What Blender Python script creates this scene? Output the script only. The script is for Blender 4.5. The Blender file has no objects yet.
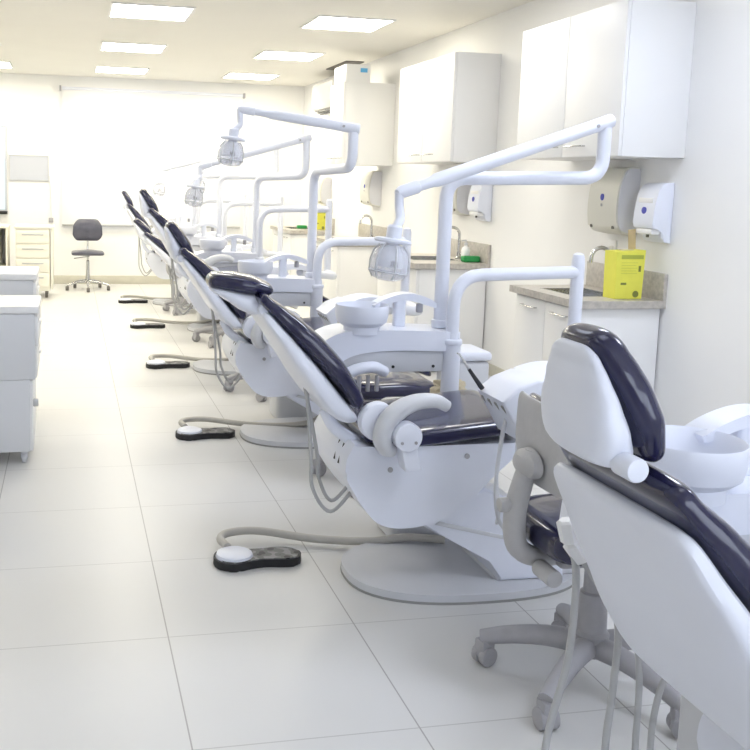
import bpy, bmesh, math, random
from mathutils import Vector, Matrix
random.seed(7)
scene = bpy.context.scene
COL = scene.collection
PI = math.pi
rad = math.radians

# ------------------------------------------------------------------ materials
def mat(name, col, rough=0.5, metal=0.0, coat=0.0, trans=0.0, alpha=1.0, spec=0.5, ior=1.45,
        noise=0.0, nscale=20.0, bump=0.0, bscale=60.0):
    m = bpy.data.materials.new(name)
    m.use_nodes = True
    nt = m.node_tree
    b = nt.nodes['Principled BSDF']
    b.inputs['Base Color'].default_value = (*col, 1)
    b.inputs['Roughness'].default_value = rough
    b.inputs['Metallic'].default_value = metal
    b.inputs['Coat Weight'].default_value = coat
    b.inputs['Transmission Weight'].default_value = trans
    b.inputs['Alpha'].default_value = alpha
    b.inputs['Specular IOR Level'].default_value = spec
    b.inputs['IOR'].default_value = ior
    tc = None
    if noise or bump:
        tc = nt.nodes.new('ShaderNodeTexCoord')
    if noise:
        n = nt.nodes.new('ShaderNodeTexNoise')
        n.inputs['Scale'].default_value = nscale
        n.inputs['Detail'].default_value = 4
        nt.links.new(tc.outputs['Object'], n.inputs['Vector'])
        r = nt.nodes.new('ShaderNodeValToRGB')
        r.color_ramp.elements[0].position = 0.3
        r.color_ramp.elements[1].position = 0.7
        r.color_ramp.elements[0].color = (*[c * (1 - noise) for c in col], 1)
        r.color_ramp.elements[1].color = (*[min(1, c * (1 + noise)) for c in col], 1)
        nt.links.new(n.outputs['Fac'], r.inputs['Fac'])
        nt.links.new(r.outputs['Color'], b.inputs['Base Color'])
    if bump:
        n2 = nt.nodes.new('ShaderNodeTexNoise')
        n2.inputs['Scale'].default_value = bscale
        nt.links.new(tc.outputs['Object'], n2.inputs['Vector'])
        bp = nt.nodes.new('ShaderNodeBump')
        bp.inputs['Strength'].default_value = bump
        bp.inputs['Distance'].default_value = 0.01
        nt.links.new(n2.outputs['Fac'], bp.inputs['Height'])
        nt.links.new(bp.outputs['Normal'], b.inputs['Normal'])
    return m

def emat(name, col, strength):
    m = bpy.data.materials.new(name)
    m.use_nodes = True
    nt = m.node_tree
    b = nt.nodes['Principled BSDF']
    b.inputs['Base Color'].default_value = (0.1, 0.1, 0.1, 1)
    b.inputs['Emission Color'].default_value = (*col, 1)
    b.inputs['Emission Strength'].default_value = strength
    return m

M = {}
M['white'] = mat('white_plastic', (0.74, 0.765, 0.85), 0.32, noise=0.012, nscale=6)
M['white_far'] = M['white']
M['grey_white'] = mat('light_grey_plastic', (0.60, 0.61, 0.64), 0.42, noise=0.02, nscale=9)
M['grey'] = mat('grey_plastic', (0.385, 0.38, 0.40), 0.5, noise=0.04, nscale=30)
M['panel_grey'] = mat('stool_shell_grey', (0.47, 0.465, 0.47), 0.5, noise=0.03, nscale=40)
M['dark'] = mat('dark_slot', (0.03, 0.03, 0.035), 0.6)
M['black'] = mat('black_rubber', (0.015, 0.015, 0.017), 0.55, noise=0.2, nscale=60)
M['navy'] = mat('navy_vinyl', (0.015, 0.015, 0.050), 0.2, coat=0.5, noise=0.15, nscale=9, bump=0.02, bscale=25)
M['black_vinyl'] = mat('charcoal_vinyl', (0.085, 0.085, 0.115), 0.32, coat=0.4, noise=0.2, nscale=12, bump=0.15, bscale=18)
M['chrome'] = mat('chrome', (0.62, 0.62, 0.62), 0.18, 1.0)
M['hose'] = mat('hose_grey', (0.42, 0.42, 0.42), 0.5)
M['hose_beige'] = mat('hose_beige_grey', (0.47, 0.45, 0.41), 0.5)
M['wall'] = mat('wall_paint', (0.83, 0.828, 0.822), 0.7, noise=0.01, nscale=2)
M['ceil'] = mat('ceiling_paint', (0.80, 0.78, 0.73), 0.8, noise=0.01, nscale=2)
M['laminate'] = mat('white_laminate', (0.80, 0.80, 0.80), 0.38, noise=0.01, nscale=3)
M['cream_lam'] = mat('cream_laminate', (0.80, 0.78, 0.69), 0.4, noise=0.01, nscale=3)
M['cart_shade_lam'] = mat('cart_laminate_shaded', (0.66, 0.67, 0.69), 0.45, noise=0.01, nscale=3)  # white cart body made greyer: shade on its front put into the colour
M['shadowgap'] = mat('gap_grey', (0.30, 0.30, 0.29), 0.7)
M['stone'] = mat('grey_stone', (0.46, 0.43, 0.39), 0.32, noise=0.16, nscale=45)
M['disp_beige'] = mat('dispenser_plastic', (0.66, 0.65, 0.59), 0.35, noise=0.01, nscale=5)
M['disp_side'] = mat('dispenser_side', (0.66, 0.66, 0.69), 0.4)
M['blue'] = mat('blue_mark', (0.07, 0.08, 0.42), 0.5)
M['yellow'] = mat('yellow_card', (0.74, 0.72, 0.10), 0.6, noise=0.03, nscale=20)
M['olive'] = mat('olive_print', (0.20, 0.22, 0.05), 0.6)
M['greenprint'] = mat('green_print', (0.38, 0.42, 0.06), 0.6)
M['cardboard'] = mat('cardboard', (0.56, 0.44, 0.25), 0.8, noise=0.06, nscale=30)
M['green'] = mat('green_plastic', (0.02, 0.27, 0.07), 0.4)
M['paper'] = mat('crumpled_beige', (0.60, 0.53, 0.38), 0.75, noise=0.08, nscale=30)
M['base_skirt'] = mat('beige_tile_skirting', (0.56, 0.54, 0.46), 0.4, noise=0.05, nscale=10)
M['alu'] = mat('aluminium', (0.55, 0.55, 0.55), 0.35, 0.9)
M['board'] = mat('whiteboard', (0.50, 0.52, 0.58), 0.3)
M['bezel'] = mat('black_bezel', (0.02, 0.02, 0.02), 0.3)
M['screen'] = emat('screen_glow', (0.72, 0.96, 0.97), 0.92)
M['bluelabel'] = mat('blue_label', (0.12, 0.42, 0.72), 0.5)
M['grille'] = mat('dark_warm_grey', (0.14, 0.13, 0.12), 0.6)
M['clear'] = mat('clear_shield', (0.86, 0.88, 0.95), 0.12, alpha=0.28)
M['reflector'] = mat('lamp_reflector', (0.78, 0.79, 0.84), 0.25, 0.0)

def floor_mat():
    m = bpy.data.materials.new('floor_tiles')
    m.use_nodes = True
    nt = m.node_tree
    N = nt.nodes
    b = N['Principled BSDF']
    b.inputs['Roughness'].default_value = 0.34
    b.inputs['Specular IOR Level'].default_value = 0.35
    tc = N.new('ShaderNodeTexCoord')
    sp = N.new('ShaderNodeSeparateXYZ')
    nt.links.new(tc.outputs['Object'], sp.inputs[0])
    def math_(op, a, bv=None, c=None):
        n = N.new('ShaderNodeMath'); n.operation = op
        for i, v in enumerate((a, bv, c)):
            if v is None: continue
            if isinstance(v, (int, float)): n.inputs[i].default_value = v
            else: nt.links.new(v, n.inputs[i])
        return n.outputs[0]
    def line(axis, off, wdt):
        s = math_('SUBTRACT', sp.outputs[axis], off)
        s = math_('DIVIDE', s, 0.6)
        s = math_('FRACT', s)
        s = math_('SUBTRACT', s, 0.5)
        s = math_('ABSOLUTE', s)
        return math_('GREATER_THAN', s, 0.5 - wdt / 0.6)
    lx = line('X', 0.2995, 0.0021)
    ly = line('Y', 2.808, 0.0021)
    ly = math_('MULTIPLY', ly, 0.6)
    mx = math_('MAXIMUM', lx, ly)
    n = N.new('ShaderNodeTexNoise'); n.inputs['Scale'].default_value = 1.6; n.inputs['Detail'].default_value = 3
    nt.links.new(tc.outputs['Object'], n.inputs['Vector'])
    r = N.new('ShaderNodeValToRGB')
    r.color_ramp.elements[0].color = (0.62, 0.618, 0.61, 1)
    r.color_ramp.elements[1].color = (0.665, 0.66, 0.645, 1)
    nt.links.new(n.outputs['Fac'], r.inputs['Fac'])
    mix = N.new('ShaderNodeMix'); mix.data_type = 'RGBA'
    nt.links.new(mx, mix.inputs['Factor'])
    nt.links.new(r.outputs['Color'], mix.inputs[6])
    mix.inputs[7].default_value = (0.36, 0.35, 0.34, 1)
    nt.links.new(mix.outputs[2], b.inputs['Base Color'])
    return m
M['floor'] = floor_mat()

def blind_mat():
    m = bpy.data.materials.new('roller_blind_fabric')
    m.use_nodes = True
    nt = m.node_tree; N = nt.nodes
    N.remove(N['Principled BSDF'])
    out = N['Material Output']
    d = N.new('ShaderNodeBsdfDiffuse'); d.inputs['Color'].default_value = (0.86, 0.86, 0.86, 1)
    t = N.new('ShaderNodeBsdfTranslucent'); t.inputs['Color'].default_value = (0.9, 0.9, 0.9, 1)
    mx = N.new('ShaderNodeMixShader'); mx.inputs[0].default_value = 0.25
    nt.links.new(d.outputs[0], mx.inputs[1]); nt.links.new(t.outputs[0], mx.inputs[2])
    nt.links.new(mx.outputs[0], out.inputs['Surface'])
    return m
M['blind'] = blind_mat()

# ------------------------------------------------------------------ mesh tools
def new_bm(): return bmesh.new()

def link(name, bm, m, parent=None, sharp=35, loc=None, roty=None, smooth=True):
    bmesh.ops.recalc_face_normals(bm, faces=bm.faces[:])
    me = bpy.data.meshes.new(name)
    bm.to_mesh(me); bm.free()
    if isinstance(m, str): m = M[m]
    me.materials.append(m)
    if smooth:
        me.polygons.foreach_set('use_smooth', [True] * len(me.polygons))
        me.set_sharp_from_angle(angle=rad(sharp))
    o = bpy.data.objects.new(name, me)
    COL.objects.link(o)
    if parent is not None: o.parent = parent
    if loc is not None: o.location = loc
    if roty is not None: o.rotation_euler = (0, roty, 0)
    return o

def add_box(bm, x0, x1, y0, y1, z0, z1, bev=0.0, seg=2, mtx=None):
    vs = [bm.verts.new((x, y, z)) for x in (x0, x1) for y in (y0, y1) for z in (z0, z1)]
    f = [(0, 1, 3, 2), (4, 6, 7, 5), (0, 4, 5, 1), (2, 3, 7, 6), (0, 2, 6, 4), (1, 5, 7, 3)]
    fs = [bm.faces.new([vs[i] for i in q]) for q in f]
    if mtx is not None:
        bmesh.ops.transform(bm, matrix=mtx, verts=vs)
    if bev > 0:
        es = list({e for fc in fs for e in fc.edges})
        bmesh.ops.bevel(bm, geom=es, offset=bev, segments=seg, affect='EDGES', profile=0.5)

def box(x0, x1, y0, y1, z0, z1, bev=0.0, seg=2):
    bm = new_bm(); add_box(bm, x0, x1, y0, y1, z0, z1, bev, seg); return bm

def add_prism(bm, pts, y0, y1, bev=0.0, seg=3, axis='Y'):
    def P(a, b, c):
        if axis == 'Y': return (a, c, b)      # pts are (x,z), extruded in y
        if axis == 'Z': return (a, b, c)      # pts are (x,y), extruded in z
        return (c, a, b)                      # pts are (y,z), extruded in x
    a = [bm.verts.new(P(p[0], p[1], y0)) for p in pts]
    b = [bm.verts.new(P(p[0], p[1], y1)) for p in pts]
    n = len(pts)
    f0 = bm.faces.new(a); f1 = bm.faces.new(b[::-1])
    for i in range(n):
        bm.faces.new((a[i], a[(i + 1) % n], b[(i + 1) % n], b[i]))
    if bev > 0:
        es = list(set(f0.edges) | set(f1.edges))
        bmesh.ops.bevel(bm, geom=es, offset=bev, segments=seg, affect='EDGES', profile=0.5)

def prism(pts, y0, y1, bev=0.0, seg=3, axis='Y'):
    bm = new_bm(); add_prism(bm, pts, y0, y1, bev, seg, axis); return bm

def smooth_pts(pts, n=6, closed=False):
    out = []
    P = [Vector(p) for p in pts]
    L = len(P)
    rng = range(L) if closed else range(L - 1)
    for i in rng:
        if closed:
            p0, p1, p2, p3 = P[(i - 1) % L], P[i], P[(i + 1) % L], P[(i + 2) % L]
        else:
            p1, p2 = P[i], P[i + 1]
            p0 = P[i - 1] if i > 0 else p1 * 2 - p2
            p3 = P[i + 2] if i + 2 < L else p2 * 2 - p1
        for k in range(n):
            t = k / n
            out.append(0.5 * ((2 * p1) + (p2 - p0) * t + (2 * p0 - 5 * p1 + 4 * p2 - p3) * t * t + (3 * p1 - p0 - 3 * p2 + p3) * t ** 3))
    if not closed: out.append(P[-1].copy())
    return out

def add_tube(bm, pts, r, seg=14, caps=True, flat=1.0, flat_axis=None):
    """round tube along a polyline; r may be a list; flat<1 squashes along flat_axis"""
    P = [Vector(p) for p in pts]
    n = len(P)
    R = r if isinstance(r, (list, tuple)) else [r] * n
    rings = []
    prev = None
    for i in range(n):
        if i == 0: t = P[1] - P[0]
        elif i == n - 1: t = P[-1] - P[-2]
        else: t = (P[i + 1] - P[i]).normalized() + (P[i] - P[i - 1]).normalized()
        t.normalize()
        if prev is None:
            a = Vector((0, 1, 0)) if abs(t.y) < 0.9 else Vector((1, 0, 0))
            u = (a - t * a.dot(t)).normalized()
        else:
            u = (prev - t * prev.dot(t)).normalized()
        prev = u
        v = t.cross(u)
        ring = []
        for k in range(seg):
            an = 2 * PI * k / seg
            ring.append(bm.verts.new(P[i] + u * (R[i] * math.cos(an) * flat) + v * (R[i] * math.sin(an))))
        rings.append(ring)
    for i in range(n - 1):
        for k in range(seg):
            bm.faces.new((rings[i][k], rings[i][(k + 1) % seg], rings[i + 1][(k + 1) % seg], rings[i + 1][k]))
    if caps:
        bm.faces.new(rings[0][::-1]); bm.faces.new(rings[-1])

def tube(pts, r, seg=14, **k):
    bm = new_bm(); add_tube(bm, pts, r, seg, **k); return bm

def fillet(pts, r, n=6):
    """polyline with rounded corners"""
    P = [Vector(p) for p in pts]
    out = [P[0]]
    for i in range(1, len(P) - 1):
        a = (P[i - 1] - P[i]); b = (P[i + 1] - P[i])
        d = min(r, a.length * 0.49, b.length * 0.49)
        p0 = P[i] + a.normalized() * d; p2 = P[i] + b.normalized() * d
        for k in range(n + 1):
            t = k / n
            out.append(p0 * (1 - t) ** 2 + P[i] * 2 * t * (1 - t) + p2 * t * t)
    out.append(P[-1])
    return out

def add_lathe(bm, prof, seg=32, center=(0, 0, 0), mtx=None):
    rings = []
    allv = []
    for r, z in prof:
        if r < 1e-5:
            v = bm.verts.new((0, 0, z)); rings.append([v]); allv.append(v)
        else:
            ring = [bm.verts.new((r * math.cos(2 * PI * k / seg), r * math.sin(2 * PI * k / seg), z)) for k in range(seg)]
            rings.append(ring); allv += ring
    for a, b in zip(rings, rings[1:]):
        for k in range(seg):
            k2 = (k + 1) % seg
            if len(a) == 1 and len(b) == 1: continue
            if len(a) == 1: bm.faces.new((a[0], b[k2], b[k]))
            elif len(b) == 1: bm.faces.new((a[k], a[k2], b[0]))
            else: bm.faces.new((a[k], a[k2], b[k2], b[k]))
    if mtx is not None: bmesh.ops.transform(bm, matrix=mtx, verts=allv)
    bmesh.ops.translate(bm, vec=Vector(center), verts=allv)

def lathe(prof, seg=32, center=(0, 0, 0), mtx=None):
    bm = new_bm(); add_lathe(bm, prof, seg, center, mtx); return bm

def cyl(bm, c, r, h, axis='Z', seg=24, bev=0.0):
    """solid cylinder centred at c, length h along axis"""
    b = min(bev, r * 0.9, h * 0.45)
    prof = [(0, -h / 2)]
    if b > 0: prof += [(r - b, -h / 2), (r - b * .3, -h / 2 + b * .3), (r, -h / 2 + b), (r, h / 2 - b), (r - b * .3, h / 2 - b * .3), (r - b, h / 2)]
    else: prof += [(r, -h / 2), (r, h / 2)]
    prof += [(0, h / 2)]
    mt = {'Z': Matrix.Identity(4), 'Y': Matrix.Rotation(PI / 2, 4, 'X'), 'X': Matrix.Rotation(PI / 2, 4, 'Y')}[axis]
    add_lathe(bm, prof, seg, c, mt)

def interp(tab, x):
    if x <= tab[0][0]: return tab[0][1]
    for (a, fa), (b, fb) in zip(tab, tab[1:]):
        if x <= b:
            t = (x - a) / (b - a)
            t = t * t * (3 - 2 * t) * 0.5 + t * 0.5
            return fa + (fb - fa) * t
    return tab[-1][1]

def add_slab(bm, u0, u1, front, back, half, e=3.5, n=26, seg=36, endp=2.6, endr=0.04, endr2=None, ymid=0.0, bend=None):
    """soft body along local Z (u), thickness along local X (front/back tables), width along Y (half table)"""
    endr2 = endr if endr2 is None else endr2
    us = []
    for i in range(n + 1):
        t = i / n
        t = 0.5 - 0.5 * math.cos(PI * t)
        us.append(u0 + (u1 - u0) * t)
    rings = []
    for u in us:
        f = interp(front, u); b = interp(back, u); h = interp(half, u)
        d0 = (u - u0); d1 = (u1 - u)
        s = 1.0
        if d0 < endr: s = max(0.0, 1 - (1 - d0 / endr) ** endp) ** (1 / endp)
        if d1 < endr2: s = min(s, max(0.0, 1 - (1 - d1 / endr2) ** endp) ** (1 / endp))
        s = max(s, 0.02)
        c = (f + b) / 2; hw = (f - b) / 2 * s; hy = h - (1 - s) * min(endr, h * 0.6)
        ring = []
        for k in range(seg):
            an = 2 * PI * k / seg
            ca, sa = math.cos(an), math.sin(an)
            x = c + hw * math.copysign(abs(ca) ** (2 / e), ca)
            y = ymid + hy * math.copysign(abs(sa) ** (2 / e), sa)
            p = Vector((x, y, u))
            if bend: p = bend(p)
            ring.append(bm.verts.new(p))
        rings.append(ring)
    for a, b in zip(rings, rings[1:]):
        for k in range(seg):
            bm.faces.new((a[k], a[(k + 1) % seg], b[(k + 1) % seg], b[k]))
    bm.faces.new(rings[0][::-1]); bm.faces.new(rings[-1])

def slab(*a, **k):
    bm = new_bm(); add_slab(bm, *a, **k); return bm

def thing(name, label, cat, loc=(0, 0, 0), rotz=0.0, group=None):
    o = bpy.data.objects.new(name, None); COL.objects.link(o)
    o.empty_display_size = 0.1
    o.location = loc; o.rotation_euler = (0, 0, rotz)
    o['label'] = label; o['category'] = cat
    if group: o['group'] = group
    return o

def tag(o, label, cat, group=None):
    o['label'] = label; o['category'] = cat
    if group: o['group'] = group
    return o

def struct(name, bm, m, parent=None, **k):
    o = link(name, bm, m, parent, **k)
    if parent is None: o['kind'] = 'structure'
    return o

def kids(o): return [c for c in bpy.data.objects if c.parent == o]
def dup(root, loc, label, rotz=None, group=None):
    def cp(o, par):
        c = o.copy(); COL.objects.link(c); c.parent = par
        for ch in kids(o): cp(ch, c)
        return c
    src = kids(root)
    r = root.copy(); COL.objects.link(r)
    for ch in src: cp(ch, r)
    r.location = loc
    if rotz is not None: r.rotation_euler = (0, 0, rotz)
    r['label'] = label
    if group: r['group'] = group
    return r

# ------------------------------------------------------------------ the room
H_CEIL = 2.675
XL, XR = -3.4, 3.1
YN, YF = -1.9, 12.72
struct('floor', box(XL, XR, YN, YF, -0.06, 0.0), 'floor')
struct('ceiling', box(XL, XR, YN, YF, H_CEIL, H_CEIL + 0.06), 'ceil')
struct('wall_right', box(XR, XR + 0.1, YN, YF + 0.1, -0.06, H_CEIL + 0.06), 'wall')
struct('wall_left', box(XL - 0.1, XL, YN, YF + 0.1, -0.06, H_CEIL + 0.06), 'wall')
# near wall (behind the camera) with an added, unseen window opening to bring in cool daylight
bm = new_bm()
nx0, nx1, nz0, nz1 = -0.6, 2.6, 0.8, 2.45
add_box(bm, XL - .1, nx0, YN - .1, YN, -.06, H_CEIL + .06); add_box(bm, nx1, XR + .1, YN - .1, YN, -.06, H_CEIL + .06)
add_box(bm, nx0, nx1, YN - .1, YN, -.06, nz0); add_box(bm, nx0, nx1, YN - .1, YN, nz1, H_CEIL + .06)
struct('wall_near', bm, 'wall')
# far wall with a window opening behind the blind
wx0, wx1, wz0, wz1 = 0.0, 2.16, 0.82, 2.42
bm = new_bm()
add_box(bm, XL, wx0, YF, YF + .1, -.06, H_CEIL + .06); add_box(bm, wx1, XR, YF, YF + .1, -.06, H_CEIL + .06)
add_box(bm, wx0, wx1, YF, YF + .1, -.06, wz0); add_box(bm, wx0, wx1, YF, YF + .1, wz1, H_CEIL + .06)
struct('wall_far', bm, 'wall')
bm = new_bm()
for a in ((wx0, wx0 + .05), (wx1 - .05, wx1), ((wx0 + wx1) / 2 - .025, (wx0 + wx1) / 2 + .025)):
    add_box(bm, a[0], a[1], YF + .03, YF + .07, wz0, wz1)
add_box(bm, wx0, wx1, YF + .03, YF + .07, wz0, wz0 + .05); add_box(bm, wx0, wx1, YF + .03, YF + .07, wz1 - .05, wz1)
struct('window_1', bm, 'alu')
bm = new_bm()
for a in ((nx0, nx0 + .05), (nx1 - .05, nx1), ((nx0 + nx1) / 2 - .025, (nx0 + nx1) / 2 + .025)):
    add_box(bm, a[0], a[1], YN - .07, YN - .03, nz0, nz1)
add_box(bm, nx0, nx1, YN - .07, YN - .03, nz0, nz0 + .05); add_box(bm, nx0, nx1, YN - .07, YN - .03, nz1 - .05, nz1)
struct('window_added', bm, 'alu')  # frame of the added window behind the camera
struct('baseboard_far', box(XL, XR, YF - .014, YF, 0, .11, .003), 'base_skirt')
struct('baseboard_right', box(XR - .012, XR, YN, YF - .015, 0, .09, .003), 'base_skirt')

# roller blind
rb = thing('roller_blind', 'wide white backlit roller blind covering the far window', 'blind', (1.08, YF - .05, 0.76))
link('blind_fabric', box(-1.17, 1.17, -.001, .001, .02, 1.75), 'blind', rb, smooth=False)
link('bottom_bar', box(-1.17, 1.17, -.01, .01, 0, .025, .004), 'alu', rb)
bm = new_bm(); cyl(bm, (0, 0, 1.755), .02, 2.34, 'X'); link('roller_tube', bm, 'white', rb)
for s in (-1, 1):
    link('bracket', box(s * 1.19 - .012, s * 1.19 + .012, -.03, .048, 1.72, 1.785, .003), 'grey', rb)

# ceiling light panels ---------------------------------------------------------
def panel(x, y, label, em):
    t = thing('ceiling_light', label, 'ceiling light', (x, y, H_CEIL), 0, 'square ceiling light panels')
    bm = new_bm()
    s = .31
    for a in ((-s, s, -s, -s + .018), (-s, s, s - .018, s), (-s, -s + .018, -s + .018, s - .018), (s - .018, s, -s + .018, s - .018)):
        add_box(bm, a[0], a[1], a[2], a[3], -.012, 0)
    link('frame', bm, 'laminate', t)
    link('diffuser', box(-s + .019, s - .019, -s + .019, s - .019, -.008, -.001), em, t, smooth=False)
    return t
E_FAR = emat('led_panel_far', (1.0, 0.94, 0.78), 21)
E_MID = emat('led_panel_mid', (1.0, 0.985, 0.95), 10.0)
E_NEAR = emat('led_panel_near', (0.84, 0.89, 1.0), 2.4)
E_WALL_BOOST = emat('led_panel_wall_boost', (0.80, 0.86, 1.0), 19.0)  # out-of-view panels by the right wall, strength raised to brighten that wall
LBL = {(0, 0): 'nearest square ceiling light of the left-hand row over the aisle', (0, 1): 'middle square ceiling light of the left-hand row over the aisle',
       (0, 2): 'farthest square ceiling light of the left-hand row over the aisle', (1, 0): 'nearest square ceiling light of the row above the chairs',
       (1, 1): 'middle square ceiling light of the row above the chairs', (1, 2): 'farthest square ceiling light of the row above the chairs'}
for i, x in enumerate((0.61, 2.17)):
    for j, y in enumerate((7.55, 9.65, 11.72)):
        panel(x, y, LBL[(i, j)], E_FAR)
panel(-0.96, 11.72, 'small corner of a ceiling light at the left edge of the photo', E_FAR)
for y in (7.55, 9.65): panel(-0.96, y, 'square ceiling light over the left side of the room, out of the photo', E_FAR)
for x in (-0.96, 0.61, 2.17):
    em = E_WALL_BOOST if x > 2 else E_NEAR
    panel(x, 5.45, 'square ceiling light above the third dental chair, out of the photo', E_MID)
    panel(x, 3.35, 'square ceiling light above the second dental chair, out of the photo', em)
    panel(x, 1.25, 'square ceiling light above the nearest dental chair, out of the photo', em)

# ------------------------------------------------------------------ dental chair
CX = 1.40
def chair(yc, label, dx=0.0, dz=0.0, back=47.0, head=52.0, hu=.566, hw=.0, hsc=1.0, pdx=0.0):
    t = thing('dental_chair', label, 'dental chair', (CX + dx, yc, 0), 0, 'navy dental chairs in a row')
    S = lambda pts: [(p[0] - CX, p[1]) for p in pts]
    # base plate
    pts = []
    for k in range(56):
        a = 2 * PI * k / 56
        c, s = math.cos(a), math.sin(a)
        pts.append((.44 * math.copysign(abs(c) ** .82, c), +.015 + .275 * math.copysign(abs(s) ** .82, s)))
    bp = link('base_plate', prism(pts, .008, .034, .006, axis='Z'), 'grey_white', t)
    link('base_rim', prism([(p[0] * 1.004, p[1] * 1.004) for p in pts], 0, .009, axis='Z'), 'shadowgap', bp)
    # lift arm
    la = link('lift_arm', prism(S([(1.14, .27 + dz), (1.24, .30 + dz), (1.40, .38 + dz), (1.48, .34 + dz * .6), (1.60, .27), (1.70, .20), (1.72, .034), (1.47, .034), (1.44, .12), (1.30, .185 + dz * .5)]),
               -.17, .17, .012), 'white', t)
    link('lift_arm_link', prism(S([(1.22, .255 + dz), (1.235, .267 + dz), (1.52, .192), (1.52, .178)]), -.173, .173, .002), 'grey_white', la)
    link('base_column', prism(S([(1.46, .03), (1.80, .03), (1.78, .13), (1.72, .18), (1.58, .18), (1.50, .13)]), -.15, .15, .02), 'grey_white', t)
    # seat housing
    prof = [(.905, .565), (1.0, .545), (1.475, .558), (1.478, .505), (1.445, .475), (1.40, .435), (1.333, .365), (1.27, .318), (1.213, .290), (1.131, .272), (1.05, .272), (.99, .295), (.945, .345), (.905, .405), (.878, .46), (.88, .52)]
    sp = [(p.x, p.y) for p in smooth_pts([Vector((*p, 0)) for p in prof[3:]], 4)]
    sh = link('seat_housing', prism(S([(a, b + dz) for a, b in prof[:3] + sp]), -.225, .225, .006, 2), 'white', t)
    for k, yy in enumerate((-.14, -.09)):
        bm = new_bm()
        add_tube(bm, [(.897 - CX, yy, .545 + dz), (.878 - CX, yy, .478 + dz)], .0065, 8)
        link('slot', bm, 'dark', sh)
    for (a, b) in ((1.03, .475), (1.30, .512)):
        bm = new_bm(); cyl(bm, (a - CX, -.226, b + dz), .009, .006, 'Y', 14); link('screw_cap', bm, 'grey', sh)
    # seat cushion and legrest
    bm = new_bm()
    def bend(p):
        u = p.z
        x = u
        z = .585 + p.x + .04 * (u - 1.1) / .4
        if u > 1.5: z -= (u - 1.5) * .62
        if u < 1.06: z += (1.06 - u) * .25
        return Vector((x - CX, p.y, z + dz))
    add_slab(bm, .945, 1.99, [(.9, .018), (1.1, .022), (1.5, .02), (1.99, .02)], [(.9, -.045), (1.5, -.045), (2, -.035)],
             [(.94, .215), (1.1, .245), (1.5, .25), (1.75, .235), (1.99, .19)], 4.5, 44, 32, endr=.04, endr2=.05, bend=bend)
    link('seat_cushion', bm, 'navy', t)
    bm = new_bm()
    def bend2(p):
        v = bend(p); v.z -= .075; return v
    add_slab(bm, 1.45, 1.98, [(1.4, .035), (2, .035)], [(1.4, -.05), (1.6, -.06), (2, -.03)],
             [(1.4, .22), (1.8, .215), (1.99, .18)], 4.5, 26, 32, endr=.03, endr2=.05, bend=bend2)
    link('legrest_shell', bm, 'grey_white', t)
    # backrest: local Z runs up the back, local X is its front
    b = back
    piv = Vector((.98 + pdx - CX, 0, .60 + dz))
    rb_ = -rad(90 - b)
    fr = [(.07, -.005), (.14, .0), (.3, .008), (.55, .008)]
    bk = [(.06, -.035), (.11, -.068), (.168, -.080), (.23, -.074), (.335, -.057), (.45, -.038), (.56, -.022)]
    hf = [(.06, .20), (.12, .235), (.25, .240), (.40, .215), (.48, .190), (.59, .158)]
    bs = link('backrest', slab(.065, .540, fr, bk, hf, 4.0, 34, 40, endr=.03, endr2=.03), 'white', t, loc=piv, roty=rb_)
    pf = [(.09, .030), (.12, .052), (.16, .066), (.255, .082), (.346, .083), (.439, .072), (.50, .060), (.56, .046)]
    pb = [(.09, -.006), (.2, .004), (.56, .002)]
    link('backrest_cushion', slab(.098, .588, pf, pb, [(x, y + .003) for x, y in hf], 4.0, 34, 40, endr=.03, endr2=.02), 'navy', bs)
    # headrest
    hp = Matrix.Rotation(rb_, 4, 'Y') @ Vector((hw, 0, hu)) + piv
    hs = link('headrest', slab(-.032, .150, [(-.06, .028), (.17, .030)], [(-.03, -.040), (.0, -.046), (.04, -.036), (.09, -.012), (.13, .006), (.15, .012)],
              [(-.03, .094), (.02, .108), (.06, .101), (.10, .084), (.13, .067), (.15, .050)], 2.9, 26, 40, endr=.022, endr2=.025), 'white', t, loc=hp, roty=-rad(90 - head))
    link('headrest_cushion', slab(-.050, .162, [(-.05, .070), (.02, .084), (.08, .085), (.13, .079), (.165, .070)], [(-.05, .024), (.1, .022), (.19, .022)],
              [(-.05, .098), (.02, .112), (.06, .106), (.10, .090), (.13, .074), (.165, .052)], 2.8, 28, 40, endr=.026, endr2=.022), 'navy', hs)
    bm = new_bm(); cyl(bm, (-.012, -.115, -.018), .0185, .05, 'Y', 28, .005)
    link('knob', bm, 'white', hs)
    for q in (-.055, .055):
        bm = new_bm(); add_box(bm, .004, .012, q - .006, q + .006, .54, hu + .01, .002)
        link('headrest_bracket', bm, 'grille', bs)
    hs.scale = (hsc, hsc, hsc)
    # joint disc + armrest on the near side
    bm = new_bm(); cyl(bm, (.975 + pdx - CX, -.235, .645 + dz), .064, .05, 'Y', 36, .012); link('hinge_cover', bm, 'white', t)
    bm = new_bm()
    path = smooth_pts([(1.190 - CX, -.30, .703 + dz), (1.15 - CX, -.30, .722 + dz), (1.09 - CX, -.30, .722 + dz), (1.035 - CX, -.30, .702 + dz), (.992 - CX, -.30, .665 + dz), (.972 - CX, -.30, .615 + dz), (.985 - CX, -.295, .572 + dz), (1.015 - CX, -.29, .56 + dz)], 6)
    n = len(path)
    add_tube(bm, path, [.019 + .012 * min(1, i / n * 2.2) - .012 * max(0, (i / n - .75) * 4) for i in range(n)], 18, flat=1.15)
    ar = link('armrest', bm, 'grey_white', t)
    bm = new_bm(); cyl(bm, (1.045 - CX, -.325, .616 + dz), .047, .05, 'Y', 32, .008)
    hb = link('armrest_hub', bm, 'white', ar)
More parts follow.
